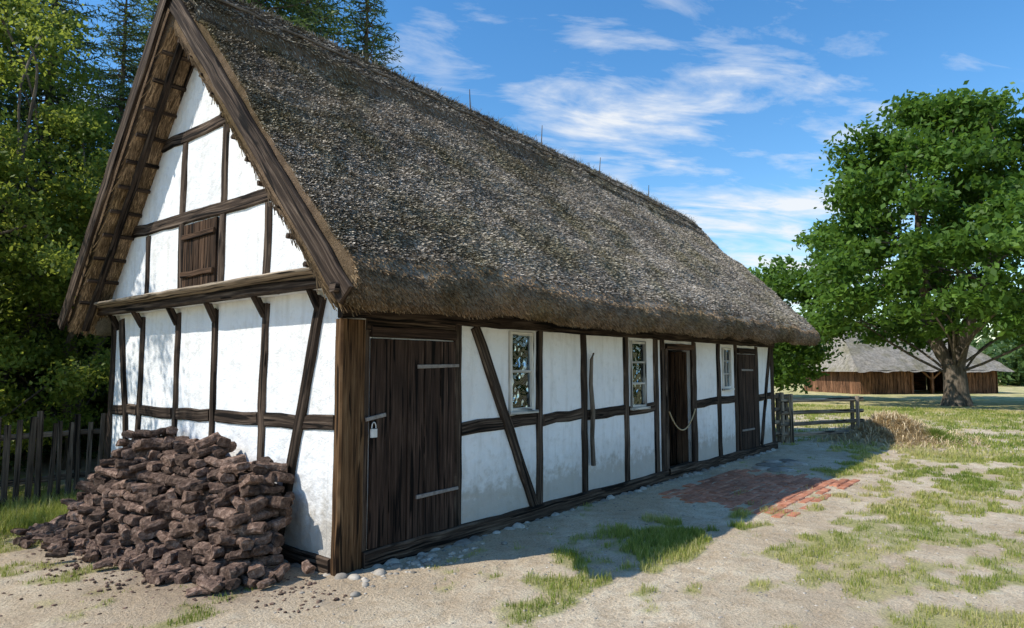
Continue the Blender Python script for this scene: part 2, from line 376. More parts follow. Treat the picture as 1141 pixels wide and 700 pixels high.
tf.beam((-.012,4.50,2.25),(-.012,4.08,.13),.10,.05,UX,jit=.009)
for y in (.30,1.18,2.10,2.96,3.89,4.6):
    tf.beam((-.01,y,2.13),(-.11,y,2.31),.07,.055,UY,jit=.006)
gx=-.10
tf.beam((-.145,-.10,2.345),(-.145,WY+.10,2.345),.13,.085,(0,0,1),jit=.006)
tf.beam((gx,.52,3.23),(gx,4.32,3.27),.13,.05,UX,jit=.009)
tf.beam((gx,1.36,4.15),(gx,3.48,4.18),.13,.05,UX,jit=.009)
for y,z0,z1,w in ((3.56,2.42,3.17,.09),(2.72,2.42,4.10,.11),(1.84,2.42,4.09,.11),(1.0,2.42,3.16,.10)):
    tf.beam((gx,y,z0),(gx,y+random.uniform(-.02,.02),z1),w,.045,UX,jit=.011)
for s,y0 in ((1,-.02),(-1,WY+.02)):
    tf.beam((gx-.01,y0+s*.02,2.60),(gx-.01,2.41,5.22),.10,.05,UX,jit=.006)
tf.build('timber_frame',M_tim,H_)
cp=B();cp.beam((.105,.02,-.04),(.105,.02,2.05),.25,.10,UY,jit=.004,ch=.015);cp.build('corner_post',M_tim2,H_)
lb=B();lb.beam((-.215,-.16,2.405),(-.215,WY+.15,2.405),.22,.03,(.30,0,1),jit=.006);lb.build('gable_ledge_board',M_grey,H_)
hb=B()
y=1.915
while y<2.62: hb.beam((gx-.02,y+.055,2.43),(gx-.02,y+.055,3.16),.108,.03,UX,jit=.003,ch=.005);y+=.118
hb.beam((gx-.045,1.93,2.62),(gx-.045,2.62,2.62),.06,.025,UX);hb.beam((gx-.045,1.93,3.02),(gx-.045,2.62,3.02),.06,.025,UX)
hb.build('loft_hatch',M_hatch,H_)
def door(name,x0,x1,z0,z1,n,y=-.018):
    d=B();w=(x1-x0)/n
    for i in range(n):
        d.beam((x0+w*(i+.5),y+random.uniform(-.003,.003),z0),(x0+w*(i+.5),y,z1),w*.965,.035,UY,jit=.0015,ch=.005)
    d.box(x0+.01,x1-.01,.002,.012,z0,z1)
    d.beam((x0-.0,y+.004,z1+.06),(x1,y+.004,z1+.06),.10,.06,UY,jit=.003)
    d.build(name,M_door,H_)
door('plank_door',.285,1.30,.15,1.90,5)
door('back_plank_door',8.70,9.64,.15,1.90,5)
hg=B()
for z in (1.66,.50):
    hg.beam((.80,-.045,z),(1.33,-.045,z+.01),.035,.016,UY,jit=.001,ch=.003,taper=.8)
hg.beam((.22,-.05,1.22),(.43,-.048,1.25),.032,.018,UY,jit=.001,ch=.003)
hg.beam((8.8,-.045,1.6),(9.4,-.045,1.6),.035,.016,UY);hg.beam((8.8,-.045,.5),(9.4,-.045,.5),.035,.016,UY)
hg.build('door_hinges',M_iron,H_)
lk=B();lk.beam((.285,-.075,1.07),(.285,-.075,1.14),.065,.03,UY,seg=2,jit=0,ch=.008);lk.build('padlock_body',M_lock,H_)
tb=Tubes();tb.add([(.285+.022*math.cos(a),-.075,1.145+.05*math.sin(a)) for a in np.linspace(0,PI,9)],[.005]*9,6);tb.build('padlock_shackle',M_lock,H_)
od=B()
for i in range(4): od.beam((6.70-.02*i,.06+.2*i+.1,.1),(6.70-.02*i,.06+.2*i+.1,1.9),.19,.03,UX,jit=.002,ch=.004)
od.beam((5.80,-.03,1.97),(6.76,-.03,1.97),.09,.04,UY);od.build('open_door_leaf',M_hatch,H_)
od=B();od.beam((5.795,-.02,.1),(5.795,-.02,1.93),.07,.05,UY);od.beam((6.725,-.02,.1),(6.725,-.02,1.93),.07,.05,UY);od.beam((5.78,-.02,.13),(6.74,-.02,.13),.09,.12,UY)
od.build('door_frame',M_tim,H_)
tb=Tubes();tb.add([(5.80+.92*t,-.06,1.0-.30*(1-(2*t-1)**2)+.0) for t in np.linspace(0,1,18)],[.011]*18,6);tb.build('rope',M_rope,H_)
tb=Tubes();tb.add([(3.72,-.05,.45),(3.69,-.055,.8),(3.72,-.05,1.1),(3.67,-.055,1.45),(3.70,-.05,1.75),(3.75,-.05,1.83)],[.03,.028,.032,.026,.022,.012],7)
tb.build('crooked_prop_pole',M_bark,H_)
for k,(a,b,c,d) in enumerate([ops[0],ops[1],ops[3]]):
    wf=B();t=.038;yy=.0
    wf.beam((a+t/2,yy,c),(a+t/2,yy,d),t,.06,UY,jit=.001,ch=.006);wf.beam((b-t/2,yy,c),(b-t/2,yy,d),t,.06,UY,jit=.001,ch=.006)
    for z in (c+t/2,d-t/2): wf.beam((a+t,yy+.001,z),(b-t,yy+.001,z),t,.056,UY,jit=.001,ch=.006)
    rows=[.5] if k==0 else [.36,.68]
    for r in rows: wf.beam((a+t,yy,c+(d-c)*r),(b-t,yy,c+(d-c)*r),.028,.04,UY,jit=.001,ch=.005)
    if k==2: wf.beam(((a+b)/2,yy+.002,c+t),((a+b)/2,yy+.002,d-t),.028,.036,UY,jit=.001,ch=.005)
    wf.beam((a-.03,-.03,c-.012),(b+.03,-.03,c-.012),.03,.07,UY,jit=.001,ch=.004)
    wf.build('window_frame',M_frame,H_)
    g=B();g.box(a+t,b-t,.008,.012,c+t,d-t);g.build('window_pane',M_glass,H_)
    V=[];Fq=[]  # draped sheets added behind the glass to imitate its pale reflections
    for (f0,f1) in ((0,.42),(.66,1.0)):
        n=16;b0=len(V)
        for i in range(n):
            f=f0+(f1-f0)*i/(n-1)
            for z_,pull in ((c+.03,1.0),((c+d)/2-.05,.75),(d,1.15)):
                ff=(f-(0 if f0==0 else 1))*pull+(0 if f0==0 else 1)
                V.append((a+.02+(b-a-.04)*ff,.045+.012*math.sin(i*2.1),z_))
            if i:
                q=b0+3*i
                for m_ in(0,1): Fq.append([q-3+m_,q+m_,q+m_+1,q-2+m_])
    np_obj('pane_reflection',V,Fq,M_reflect,parent=H_,smooth=True)
def stones(name,pts,mat,parent=None,flat=.6,sub=2):
    V=[];Fs=[];var=[]
    import bmesh
    bm=bmesh.new();bmesh.ops.create_icosphere(bm,subdivisions=sub,radius=1)
    base=np.array([v.co[:] for v in bm.verts]);fc=np.array([[v.index for v in f.verts] for f in bm.faces]);bm.free()
    for i,(x,y,z,r) in enumerate(pts):
        sc_=np.array([r*random.uniform(.8,1.3),r*random.uniform(.7,1.1),r*flat*random.uniform(.7,1.1)])
        q=base*(1+.22*(fbm(base[:,0]*1.3+i*7.1,base[:,1]*1.3+base[:,2]*1.7,i,3)-.5)[:,None]*2)*sc_
        a=random.uniform(0,PI);c,s=math.cos(a),math.sin(a)
        q=np.stack([q[:,0]*c-q[:,1]*s,q[:,0]*s+q[:,1]*c,q[:,2]],1)+np.array([x,y,z])
        Fs.append(fc+len(base)*i);V.append(q);var.append(np.full(len(base),random.random()))
    return np_obj(name,np.concatenate(V),np.concatenate(Fs),mat,{'var':np.concatenate(var)},True,parent)
pts=[(x,-.06+random.uniform(-.03,.03),-.02,random.uniform(.05,.11)) for x in np.arange(0,LX,.17)]+[(-.03,y,-.03,random.uniform(.05,.1)) for y in np.arange(.1,4.8,.2)]
pts+=[(.25,-.22,.0,.07),(.45,-.2,0,.06),(.62,-.24,0,.05),(.85,-.2,0,.055),(.05,-.16,0,.06)]
stones('foundation_stones',pts,M_stone,H_)

# ---------------- thatch roof
ZX=[-.45,2.6,5.9,8.4,11.3,12.6];ZZ=[0,-.04,-.14,-.22,-.34,-.46]
def zr(x): return 5.62+np.interp(x,ZX,ZZ)
cps=[(2.42,5.62),(2.30,5.56),(2.15,5.40),(-.60,2.52),(-.69,2.41),(-.71,2.29),(-.66,2.17),(-.57,2.11),(-.42,2.20),(2.42,5.22)]
segs=[2,3,70,3,3,3,3,3,24]
sec=[]
for i,s in enumerate(segs):
    for k in range(s):
        f=k/s;sec.append((cps[i][0]*(1-f)+cps[i+1][0]*f,cps[i][1]*(1-f)+cps[i+1][1]*f))
nf=len(sec);BK=.87
back=[(2.42+(2.42-y)*BK,z) for (y,z) in sec[1:]][::-1]
sec=np.array(sec+[(2.42,5.22)]+back);ns=len(sec)
st=np.linspace(-.42,11.50,260)
SX,SY=np.meshgrid(st,sec[:,0],indexing='ij');_,SZ=np.meshgrid(st,sec[:,1],indexing='ij')
k=(SZ-2.1)/3.52
SZ=SZ+(zr(SX)-5.62)*k
SX2=SX+.95*k*sstep(7,11.55,SX)
arc=np.concatenate([[0],np.cumsum(np.hypot(*np.diff(sec,axis=0).T))])
A=np.broadcast_to(arc,SX.shape)
outer=np.zeros(ns);outer[:nf-24]=1;outer[-(nf-24):]=1
dn=(fbm(SX*.8,A*.8,3,3)-.5)*.14+(fbm(SX*4,A*3.0,8,3)-.5)*.075+(fbm(SX*.25,A*6,18,2)-.5)*.03
nrm=np.zeros(SX.shape+(3,));side=np.where(sec[:,0]<2.42,-1,1)
nrm[...,1]=.73*side;nrm[...,2]=.68
V=np.stack([SX2,SY,SZ],-1)+nrm*(dn*outer)[...,None]
eave=((sec[:,1]<2.45)).astype(float)
V[...,2]+=(fbm(SX*2.2,SX*0+3,5,3)-.5)*.09*eave
nxs=len(st);idx=np.arange(nxs*ns).reshape(nxs,ns);i2=np.roll(idx,-1,axis=1)
F=np.stack([idx[:-1],idx[1:],i2[1:],i2[:-1]],-1).reshape(-1,4)
np_obj('thatch_roof',V.reshape(-1,3),F,M_th,{'var':rng.random(nxs*ns)},True,H_)
cv=[];cf=[];Vg=V
def addq(pts):
    b=len(cv);cv.extend(pts);cf.append([b,b+1,b+2,b+3])
no=nf-24
for i in (0,nxs-1):
    for t in range(24):
        o0=int(round((1-t/24)*(no-1)));o1=int(round((1-(t+1)/24)*(no-1)))
        addq([Vg[i,o0],Vg[i,no+t],Vg[i,no+t+1],Vg[i,o1]])
        mb=lambda j:(ns-j)%ns
        addq([Vg[i,mb(o0)],Vg[i,mb(no+t) if no+t<nf else nf],Vg[i,mb(no+t+1) if no+t+1<nf else nf],Vg[i,mb(o1)]])
np_obj('thatch_verge',np.array(cv),np.array(cf),M_under,{'var':rng.random(len(cv))},False,H_)

def strands(name,n,j0,j1,mat,length,width,lift,dirv=None,spread=.25,bias=None,parent=H_,vmul=1,sink=.35):
    x0=0;x1=nxs-1
    i=rng.uniform(x0,x1-.01,n);j=rng.uniform(j0,j1-.01,n)
    if bias: i=x0+(x1-x0)*(rng.random(n)**bias)*.999
    ii=i.astype(int);jj=j.astype(int);fi=(i-ii)[:,None];fj=(j-jj)[:,None]
    p=(V[ii,jj]*(1-fi)*(1-fj)+V[ii+1,jj]*fi*(1-fj)+V[ii,jj+1]*(1-fi)*fj+V[ii+1,jj+1]*fi*fj)
    tj=V[ii,jj+1]-V[ii,jj];tj/=np.linalg.norm(tj,axis=1)[:,None]+1e-9
    ti=V[ii+1,jj]-V[ii,jj];ti/=np.linalg.norm(ti,axis=1)[:,None]
    nn=np.cross(tj,ti)
    nn=nn*np.where((nn*np.stack([0*i,np.where(p[:,1]<2.42,-1,1),0*i+.6],1)).sum(1)<0,-1,1)[:,None]
    d=tj if dirv is None else np.broadcast_to(np.array(dirv,float),tj.shape)
    d=d+ti*rng.normal(0,spread,n)[:,None]+nn*(rng.uniform(.1,1.4,n)*lift)[:,None]+rng.normal(0,.08,(n,3))
    d/=np.linalg.norm(d,axis=1)[:,None]
    L=rng.uniform(.5,1.3,n)*length;w=rng.uniform(.6,1.4,n)*width
    rv=rng.normal(0,.5,(n,3))+nn
    sd=np.cross(d,rv);sd/=np.linalg.norm(sd,axis=1)[:,None]+1e-9;sd*=w[:,None]*.5
    a=p-nn*.006-d*(L*sink)[:,None];b=p+d*(L*(1-sink))[:,None]
    VV=np.stack([a-sd,a+sd,b+sd*.8,b-sd*.8],1).reshape(-1,3)
    q=np.arange(n)*4
    var=np.clip(rng.beta(1.7,1.9,n)*.85+.5*(fbm(p[:,0]*1.2,p[:,2]*1.2,41,3)-.4),0,1)*vmul
    return np_obj(name,VV,np.stack([q,q+1,q+2,q+3],1),mat,{'var':np.repeat(var,4)},parent=parent)
strands('thatch_reeds_front',290000,5,75,M_st,.048,.0085,.65,bias=1.4,spread=.4,sink=.15)
strands('thatch_reeds_eave',60000,72,nf-23,M_eave,.06,.006,.3,dirv=(0,-.62,-.78),bias=1.3)
rc=[];nr=18
off=np.linspace(-.60,.60,nr)
rx=np.linspace(-.44,12.40,200);RV=np.zeros((200,nr,3));dz=np.interp(rx,ZX,ZZ)
for j,o in enumerate(off):
    ao=abs(o);zz=5.74-np.maximum(ao-.09,0)*1.05
    if j in(0,nr-1): zz-=.15
    drop=(fbm(rx*1.6,rx*0+(1 if o<0 else 7),6,3)-.5)*.18*(ao/.62)
    RV[:,j,0]=rx;RV[:,j,1]=2.42+(o+np.sign(o)*drop*.7)*.94;RV[:,j,2]=zz+dz-drop*.75+(fbm(rx*4,rx*0+j*.5,12,3)-.5)*.08
RV[:,:,0]-=(np.abs(off)[None,:]*.22)*sstep(7,12.4,rx)[:,None]
idx=np.arange(200*nr).reshape(200,nr)
F=np.stack([idx[:-1,:-1],idx[1:,:-1],idx[1:,1:],idx[:-1,1:]],-1).reshape(-1,4)
np_obj('ridge_cap',RV.reshape(-1,3),F,M_under,{'var':rng.random(200*nr)},True,H_)
Vs=V;ns_=nxs;nxs=200
V=RV[:,::-1].copy()
strands('ridge_reeds_front',34000,8,nr-1,M_ridge,.09,.008,.35,spread=.4,bias=1.2)
V=RV.copy();strands('ridge_reeds_back',9000,8,nr-1,M_ridge,.11,.009,.3,spread=.4)
n=6000;x=rng.uniform(-.4,12.3,n);zb=5.76+np.interp(x,ZX,ZZ)
P=np.stack([x,2.42+rng.normal(0,.07,n),zb-.06],1)
blades('ridge_stubble',P,rng.uniform(.04,.12,n),rng.uniform(.006,.011,n),M_ridge,rng.uniform(.1,.9,n),1.4,H_)
V=Vs;nxs=ns_
tb=Tubes()
for x,hh in ((4.1,.42),(5.95,.45),(7.9,.42),(7.55,.2),(10.0,.38),(2.2,.2)):
    z=5.66+np.interp(x,ZX,ZZ);lx=random.uniform(-.12,.02)
    tb.add([(x,2.4,z),(x+lx*.5,2.38,z+hh*.5),(x+lx,2.36,z+hh)],[.012,.010,.006],5)
tb.build('ridge_twigs',M_bark,H_)
tb=Tubes()
for s in(-1,1):
    o=.34
    pp=[(x,2.42+s*o*.95,5.74-(o-.09)*1.05+.03+np.interp(x,ZX,ZZ)+random.uniform(-.02,.02)) for x in np.linspace(-.4,12.2,40)]
    tb.add(pp,[.016]*40,6)
tb.build('ridge_binding_poles',M_bark,H_)
bb=B();bx=-.455
e0=Vector((bx,-.66,2.16));ap=Vector((bx,2.42,5.50));dd=(ap-e0).normalized()
bb.beam(e0,ap+dd*.32,.175,.04,UX,jit=.006,ch=.006)
YB=2.42+(2.42+.66)*BK
e1=Vector((bx-.04,YB,2.16));ap2=Vector((bx-.04,2.42,5.50));d2=(ap2-e1).normalized()
bb.beam(e1,ap2+d2*.30,.175,.04,UX,jit=.006,ch=.006)
bb.beam((bx-.06,-.58,2.22),(bx+.25,-.58,2.22),.07,.07,(0,0,1))
bb.build('barge_boards',M_tim,H_)
bt=B()
for s in(0,1):
    for q in np.arange(.08,.99,.085):
        y=-.35+(2.42+.35)*q;z=2.22+(5.20-2.22)*q
        if s: y=2.42+(2.42-y)*BK
        bt.beam((-.44,y+random.uniform(-.03,.03),z-.02),(-.06,y,z-.02),.045,.035,(0,.7,.7),jit=.004)
    bt.beam((-.3,-.38 if not s else 2.42+2.8*BK,2.12),(-.3,2.42,5.13),.06,.07,UX)
bt.build('roof_battens',M_tim,H_)
n=12000;s=rng.integers(0,2,n);q=rng.uniform(0,1,n);x=rng.uniform(-.44,-.08,n)
y=-.4+2.8*q;z=2.20+3.0*q-.01;y=np.where(s==1,2.42+(2.42-y)*BK,y)
dy=np.where(s==1,.66,-.69);d=np.stack([rng.normal(0,.15,n),dy,np.full(n,-.72)],1);L=rng.uniform(.06,.2,n)
sd=np.stack([np.ones(n),0*x,0*x],1)*.004
p=np.stack([x,y,z],1);b=p+d*L[:,None]+np.stack([0*x,0*x,-rng.uniform(0,.03,n)],1)
VV=np.stack([p-sd,p+sd,b+sd,b-sd],1).reshape(-1,3);qd=np.arange(n)*4
np_obj('soffit_reeds',VV,np.stack([qd,qd+1,qd+2,qd+3],1),M_eave,{'var':np.repeat(rng.beta(1.5,3,n),4)},parent=H_)

# ================================================================ PEAT STACK
pb=B()
def xfront(y): return -.66-.13*min(max(y-.3,0),2.4)
def pile_h(y): return .96-.13*math.exp(-((y-1.2)/.28)**2)+.05*math.sin(y*5.3)+.04*math.sin(y*17)-.30*max(0,y-2.75)
for k in range(12):
    z=.045+k*.085
    y=.34+.035*k+random.uniform(-.04,.04)
    while y<3.3-.045*k:
        if z<pile_h(y)-.02+random.uniform(-.04,.04):
            x=xfront(y)+.042*k+random.uniform(-.05,.05);row=0
            while x<-.10:
                if row<3 or z>pile_h(y)-.2:
                    ang=random.gauss(0,.38)+(PI/2 if random.random()<.35 else 0);L=random.uniform(.14,.29)
                    ti=random.gauss(0,.17);dx=math.sin(ang)*L/2;dy=math.cos(ang)*L/2
                    pb.beam((x-dx,y-dy,z-ti*L/2),(x+dx,y+dy,z+ti*L/2),random.uniform(.08,.14),random.uniform(.055,.092),(random.gauss(0,.27),random.gauss(0,.27),1),seg=5,jit=.012,ch=.02,taper=random.uniform(.75,1.1))
                x+=random.uniform(.11,.15);row+=1
        y+=random.uniform(.14,.22)
for i in range(160):
    y=random.uniform(.1,3.4);x=xfront(y)-.0-abs(random.gauss(0,.12));L=random.uniform(.05,.2);a=random.uniform(0,PI)
    if y<.35: x=random.uniform(-.65,-.15)
    dx=math.cos(a)*L/2;dy=math.sin(a)*L/2;z=random.uniform(.02,.07)
    pb.beam((x-dx,y-dy,z),(x+dx,y+dy,z+random.uniform(-.02,.06)),random.uniform(.05,.12),random.uniform(.04,.09),(random.gauss(0,.4),0,1),seg=3,jit=.012,ch=.02,taper=random.uniform(.6,1.1))
pb.build('peat_stack',M_peat)
pts=[]
for i in range(700):
    y=random.uniform(-.5,3.6);x=xfront(y)-.05-abs(random.gauss(0,.38))+(.5 if y<.3 else 0)
    if x>-.1 and y>-.1: continue
    pts.append((x,y,.0,random.uniform(.004,.022)))
stones('peat_crumbs',pts,M_peat,sub=1)
pts=[]
for i in range(2200):
    x=random.uniform(-3,9);y=random.uniform(-4.8,-.12);pts.append((x,y,float(gheight(np.array(x),np.array(y))),random.choice([.005,.007,.009,.012,.016])))
for i in range(80): x=random.gauss(.7,.4);y=-.28+random.gauss(0,.1);pts.append((x,min(y,-.12),0,random.uniform(.012,.04)))
stones('gravel',pts,M_stone,sub=1)

# ================================================================ BRICK PAVING
bp=B();r=0;y=-2.15
while y<-.35:
    x=4.2+(.12 if r%2 else 0)
    while x<7.5:
        e=min((x-4.2)/.6,(7.5-x)/.6,(y+2.15)/.35+.2,(-.3-y)/.4+.4,1.0)
        if random.random()<.25+.8*e:
            z=-.020+random.uniform(-.006,.006)-.006*(1-e);bp.beam((x+.006,y,z),(x+.236,y+random.uniform(-.01,.01),z+random.uniform(-.006,.006)),.110,.07,(random.gauss(0,.03),random.gauss(0,.03),1),seg=2,jit=.003,ch=.012)
        x+=.245
    y+=.12;r+=1
bp.build('brick_paving',M_brick)
pts=[(8.3+random.uniform(-.6,.7),-.85+random.uniform(-.3,.3),.0,random.uniform(.12,.22)) for i in range(11)]
stones('flagstones',pts,M_stone,flat=.22)

# ================================================================ RAIL FENCE
rf=B()
def rail_section(a,b,hh=.95,nr=4):
    a=Vector(a);b=Vector(b);d=(b-a);L=d.length;d.normalize();m=max(1,round(L/1.7));sidev=Vector((-d.y,d.x,0))
    for i in range(m+1):
        p=a+d*(L*i/m)
        for s in(-1,1): rf.beam(p+sidev*s*.07+Vector((0,0,-.1)),p+sidev*s*.07+Vector((random.uniform(-.03,.03),0,hh+random.uniform(.0,.15))),.08,.08,seg=4,jit=.006,ch=.02)
    for k in range(nr):
        z=.18+k*(hh-.22)/(nr-1)
        rf.beam(a-d*.25+Vector((0,0,z+random.uniform(-.03,.03))),b+d*.25+Vector((0,0,z+random.uniform(-.03,.03))),.085,.085,seg=8,jit=.01,ch=.025)
rail_section((12.0,.10,0),(13.8,-.85,0))
rail_section((11.2,.70,0),(11.9,.25,0),1.05)
rail_section((14.4,2.6,0),(12.2,.9,0),.9)
rf.build('rail_fence',M_grey)
def hm(x,y):
    r=np.hypot((x-14.5)/1.25,(y+1.45)/.9);return .5*np.exp(-r**2*1.3)*(1+.4*(fbm(x*3,y*3,2,3)-.5))
gx_,gy_=np.meshgrid(np.linspace(12,17,60),np.linspace(-3.2,.8,50),indexing='ij');idx=np.arange(3000).reshape(60,50)
SM=empty('straw_heap')
np_obj('heap_core',np.stack([gx_,gy_,hm(gx_,gy_)-.03],-1).reshape(-1,3),np.stack([idx[:-1,:-1],idx[1:,:-1],idx[1:,1:],idx[:-1,1:]],-1).reshape(-1,4),M_straw,{'var':np.full(3000,.35)},True,SM)
n=22000;x=rng.normal(14.5,.95,n);y=rng.normal(-1.45,.65,n);p=np.stack([x,y,hm(x,y)+.0],1)
d=rng.normal(0,1,(n,3));d[:,2]=np.abs(d[:,2])*.35;d/=np.linalg.norm(d,axis=1)[:,None];L=rng.uniform(.06,.2,n);sd=np.cross(d,[0,0,1.]);sd/=np.linalg.norm(sd,axis=1)[:,None];sd*=.006
b=p+d*L[:,None];q=np.arange(n)*4
np_obj('heap_straw',np.stack([p-sd,p+sd,b+sd,b-sd],1).reshape(-1,3),np.stack([q,q+1,q+2,q+3],1),M_straw,{'var':np.repeat(rng.random(n),4)},parent=SM)
pf=B()
x=.25
while x>-6:
    hh=random.uniform(.93,1.12);pf.beam((x,5.2,-.03),(x+random.uniform(-.04,.04),5.2+random.uniform(-.02,.02),hh),random.uniform(.05,.07),.022,UY,seg=3,jit=.003,ch=.006);x-=random.uniform(.09,.125)
for z in(.28,.82): pf.beam((.3,5.235,z),(-6,5.235,z),.07,.04,(0,1,0),jit=.006)
for x in np.arange(.2,-6,-1.6): pf.beam((x,5.29,-.1),(x,5.29,1.05),.1,.09,UY)
pf.build('picket_fence',M_fence)

# ================================================================ TREES
def leaves_geo(P,size,flat=.5):
    n=len(P);a=rng.normal(0,1,(n,3));a/=np.linalg.norm(a,axis=1)[:,None]
    nz=rng.normal(0,1,(n,3));nz[:,2]=np.abs(nz[:,2])+flat;b=np.cross(nz,a);b/=np.linalg.norm(b,axis=1)[:,None]+1e-9
    s=(size*rng.uniform(.6,1.3,n))[:,None]
    V=np.stack([P-a*s*.5,P-b*s*.28+a*s*.05,P+a*s*.5,P+b*s*.28+a*s*.05],1).reshape(-1,3);q=np.arange(n)*4
    return V,np.stack([q,q+1,q+2,q+3],1)
def limb(tb,p0,p1,r0,r1,ns=7,sag=.1,seg=7):
    p0=np.array(p0,float);p1=np.array(p1,float);L=np.linalg.norm(p1-p0);w1=rng.normal(0,.06*L,3);w2=rng.normal(0,.03*L,3)
    pts=[p0+(p1-p0)*t+w1*math.sin(PI*t)+w2*math.sin(2*PI*t)+np.array([0,0,sag*L*math.sin(PI*t)]) for t in np.linspace(0,1,seg)]
    tb.add(pts,list(np.linspace(r0,r1,seg)),ns)
def broadleaf(name,loc,height,prof,nclump,nleaf,leaf,clr,mat,trunk=.5,forks=3,fork_z=.12,zmin=.1,shell=.65,power=.6,inner=.2,every=3):
    E=empty(name,loc);tb=Tubes()
    fz=height*fork_z
    tb.add([(0,0,-.3),(0,0,.0),(.02,0,fz*.3),(.0,.03,fz)],[trunk*1.6,trunk*1.25,trunk*.95,trunk*.85],12)
    tips=[]
    for f in range(forks):
        a=2*PI*f/forks+.5;rr=height*.13
        tp=np.array([math.cos(a)*rr,math.sin(a)*rr,height*.55]);limb(tb,(0.03*math.cos(a),.03*math.sin(a),fz*.8),tp,trunk*.62,trunk*.25,9,.03,9);tips.append(tp)
        limb(tb,tp,tp*[1.3,1.3,1.45],trunk*.25,trunk*.08,6)
    C=[]
    zs,rs=zip(*prof)
    while len(C)<nclump:
        z=rng.uniform(zmin,1);R=np.interp(z,zs,rs);
        if rng.random()>R/max(rs)+.15: continue
        a=rng.uniform(0,2*PI);q=R*(shell+(1-shell)*rng.random()) if rng.random()<1-inner else R*math.sqrt(rng.random())*.8
        q*=1+.16*math.sin(a*3+z*9)+.11*math.sin(a*7+z*5)
        C.append((q*math.cos(a),q*math.sin(a),z*height))
    P=[];vv=[]
    for i,c in enumerate(C):
        r=clr*rng.uniform(.5,1.3);m=int(nleaf*(r/clr)**2)
        d=rng.normal(0,1,(m,3));d/=np.linalg.norm(d,axis=1)[:,None];rad=r*rng.random(m)**power
        rad*=1+.4*np.sin(d[:,0]*7+i)*np.sin(d[:,1]*6+d[:,2]*5)
        p=d*rad[:,None]*[1,1,.6]+np.array(c)
        P.append(p);vv.append(np.clip(rng.normal(.45+rng.uniform(-.25,.25),.18,m),0,1))
        if i%every==0:
            t=tips[i%forks] if c[2]>height*.4 else np.array([0,0,fz*.9]);limb(tb,t*rng.uniform(.6,1),c,trunk*.13,.02,5,.05)
    P=np.concatenate(P);vv=np.concatenate(vv);Vv,Ff=leaves_geo(P,leaf)
    tb.build('trunk_and_limbs',M_bark,E);np_obj('crown_leaves',Vv,Ff,mat,{'var':np.repeat(vv,4)},parent=E);return E
broadleaf('oak_tree',(31.4,-1.15,0),13.7,[(.05,4.5),(.18,7.0),(.38,7.3),(.6,6.2),(.8,4.3),(.93,2.5),(1,.9)],520,180,.29,.95,M_oak,.5,3,.13,.215,.66,.6,.28,14)
HP=[(.1,1.3),(.3,2.0),(.6,1.9),(.85,1.2),(1,.3)]
broadleaf('hawthorn_tree',(-1.35,7.0,0),5.0,HP,170,230,.075,.36,M_leaf,.12,3,.15,.12,every=5)
broadleaf('hawthorn_tree',(.6,8.0,0),6.0,HP,130,220,.085,.42,M_leaf,.12,3,.15,.12,every=5)
broadleaf('hawthorn_tree',(-.5,8.3,0),8.0,[(.1,1.3),(.3,1.8),(.6,1.7),(.85,1.1),(1,.3)],150,220,.09,.45,M_leaf,.13,3,.15,.2,every=5)
broadleaf('birch_tree',(-3.5,5.8,0),6.8,[(.1,.6),(.4,1.5),(.7,1.5),(.9,.9),(1,.2)],48,110,.075,.36,M_leaf,.10,3,.3,.42,every=4)
broadleaf('maple_tree',(33,7.5,0),6.5,[(.05,2.2),(.3,3.0),(.6,2.8),(.85,1.7),(1,.5)],90,180,.28,.9,M_oak,.25,3,.15,.1,every=6)
def spruce_mesh(Ht=12,R=2.6,seed=1):
    r_=np.random.default_rng(seed);tb=Tubes();tb.add([(0,0,-.2),(0,0,Ht*.5),(0,0,Ht)],[.2,.12,.015],8)
    A=[];Bv=[];z=.5
    while z<Ht-.1:
        f=1-z/Ht;L0=R*(f**.75)+.15;nb=r_.integers(6,9);ph=r_.uniform(0,2*PI)
        for b in range(nb):
            a=ph+2*PI*b/nb+r_.normal(0,.2);L=L0*r_.uniform(.65,1.15);n=max(4,int(L*11))
            t=np.linspace(.08,1,n);dz=-.32*L*t+.28*L*t**2.2+(.25*L*t if f<.2 else 0)
            px=np.cos(a)*L*t;py=np.sin(a)*L*t;pz=z+dz+r_.normal(0,.05)
            pts=np.stack([px,py,pz],1)
            tb.add(pts[::max(1,n//4)],list(np.linspace(.025,.006,len(pts[::max(1,n//4)]))),4)
            for k in range(1,n):
                for s in(-1,1):
                    tl=min(.55,.15+.45*(1-t[k])*L*.5)*r_.uniform(.6,1.2)
                    da=a+s*r_.uniform(.6,1.1);dirv=np.array([math.cos(da),math.sin(da),r_.uniform(-.45,0)])
                    m=max(4,int(tl/.03));tt=np.linspace(0,1,m)[:,None]
                    A.append(pts[k]+dirv*tl*tt);Bv.append(np.tile(dirv,(m,1))+r_.normal(0,.6,(m,3)))
        z+=r_.uniform(.2,.3)
    A=np.concatenate(A);D=np.concatenate(Bv);D/=np.linalg.norm(D,axis=1)[:,None];n=len(A)
    L=r_.uniform(.06,.14,n)[:,None];s=np.cross(D,r_.normal(0,1,(n,3)));s/=np.linalg.norm(s,axis=1)[:,None]
    Vv=np.stack([A-s*.016,A+s*.016,A+D*L],1).reshape(-1,3);q=np.arange(n)*3
    m1=np_mesh('spruce_needles',Vv,np.stack([q,q+1,q+2],1),M_spr,{'var':np.repeat(np.clip(r_.normal(.45,.25,n),0,1),3)})
    m2=np_mesh('spruce_trunk',np.array(tb.V),np.array(tb.F),M_bark,smooth=True);return m1,m2
SPR=[spruce_mesh(12,2.7,1),spruce_mesh(12,2.2,5)]
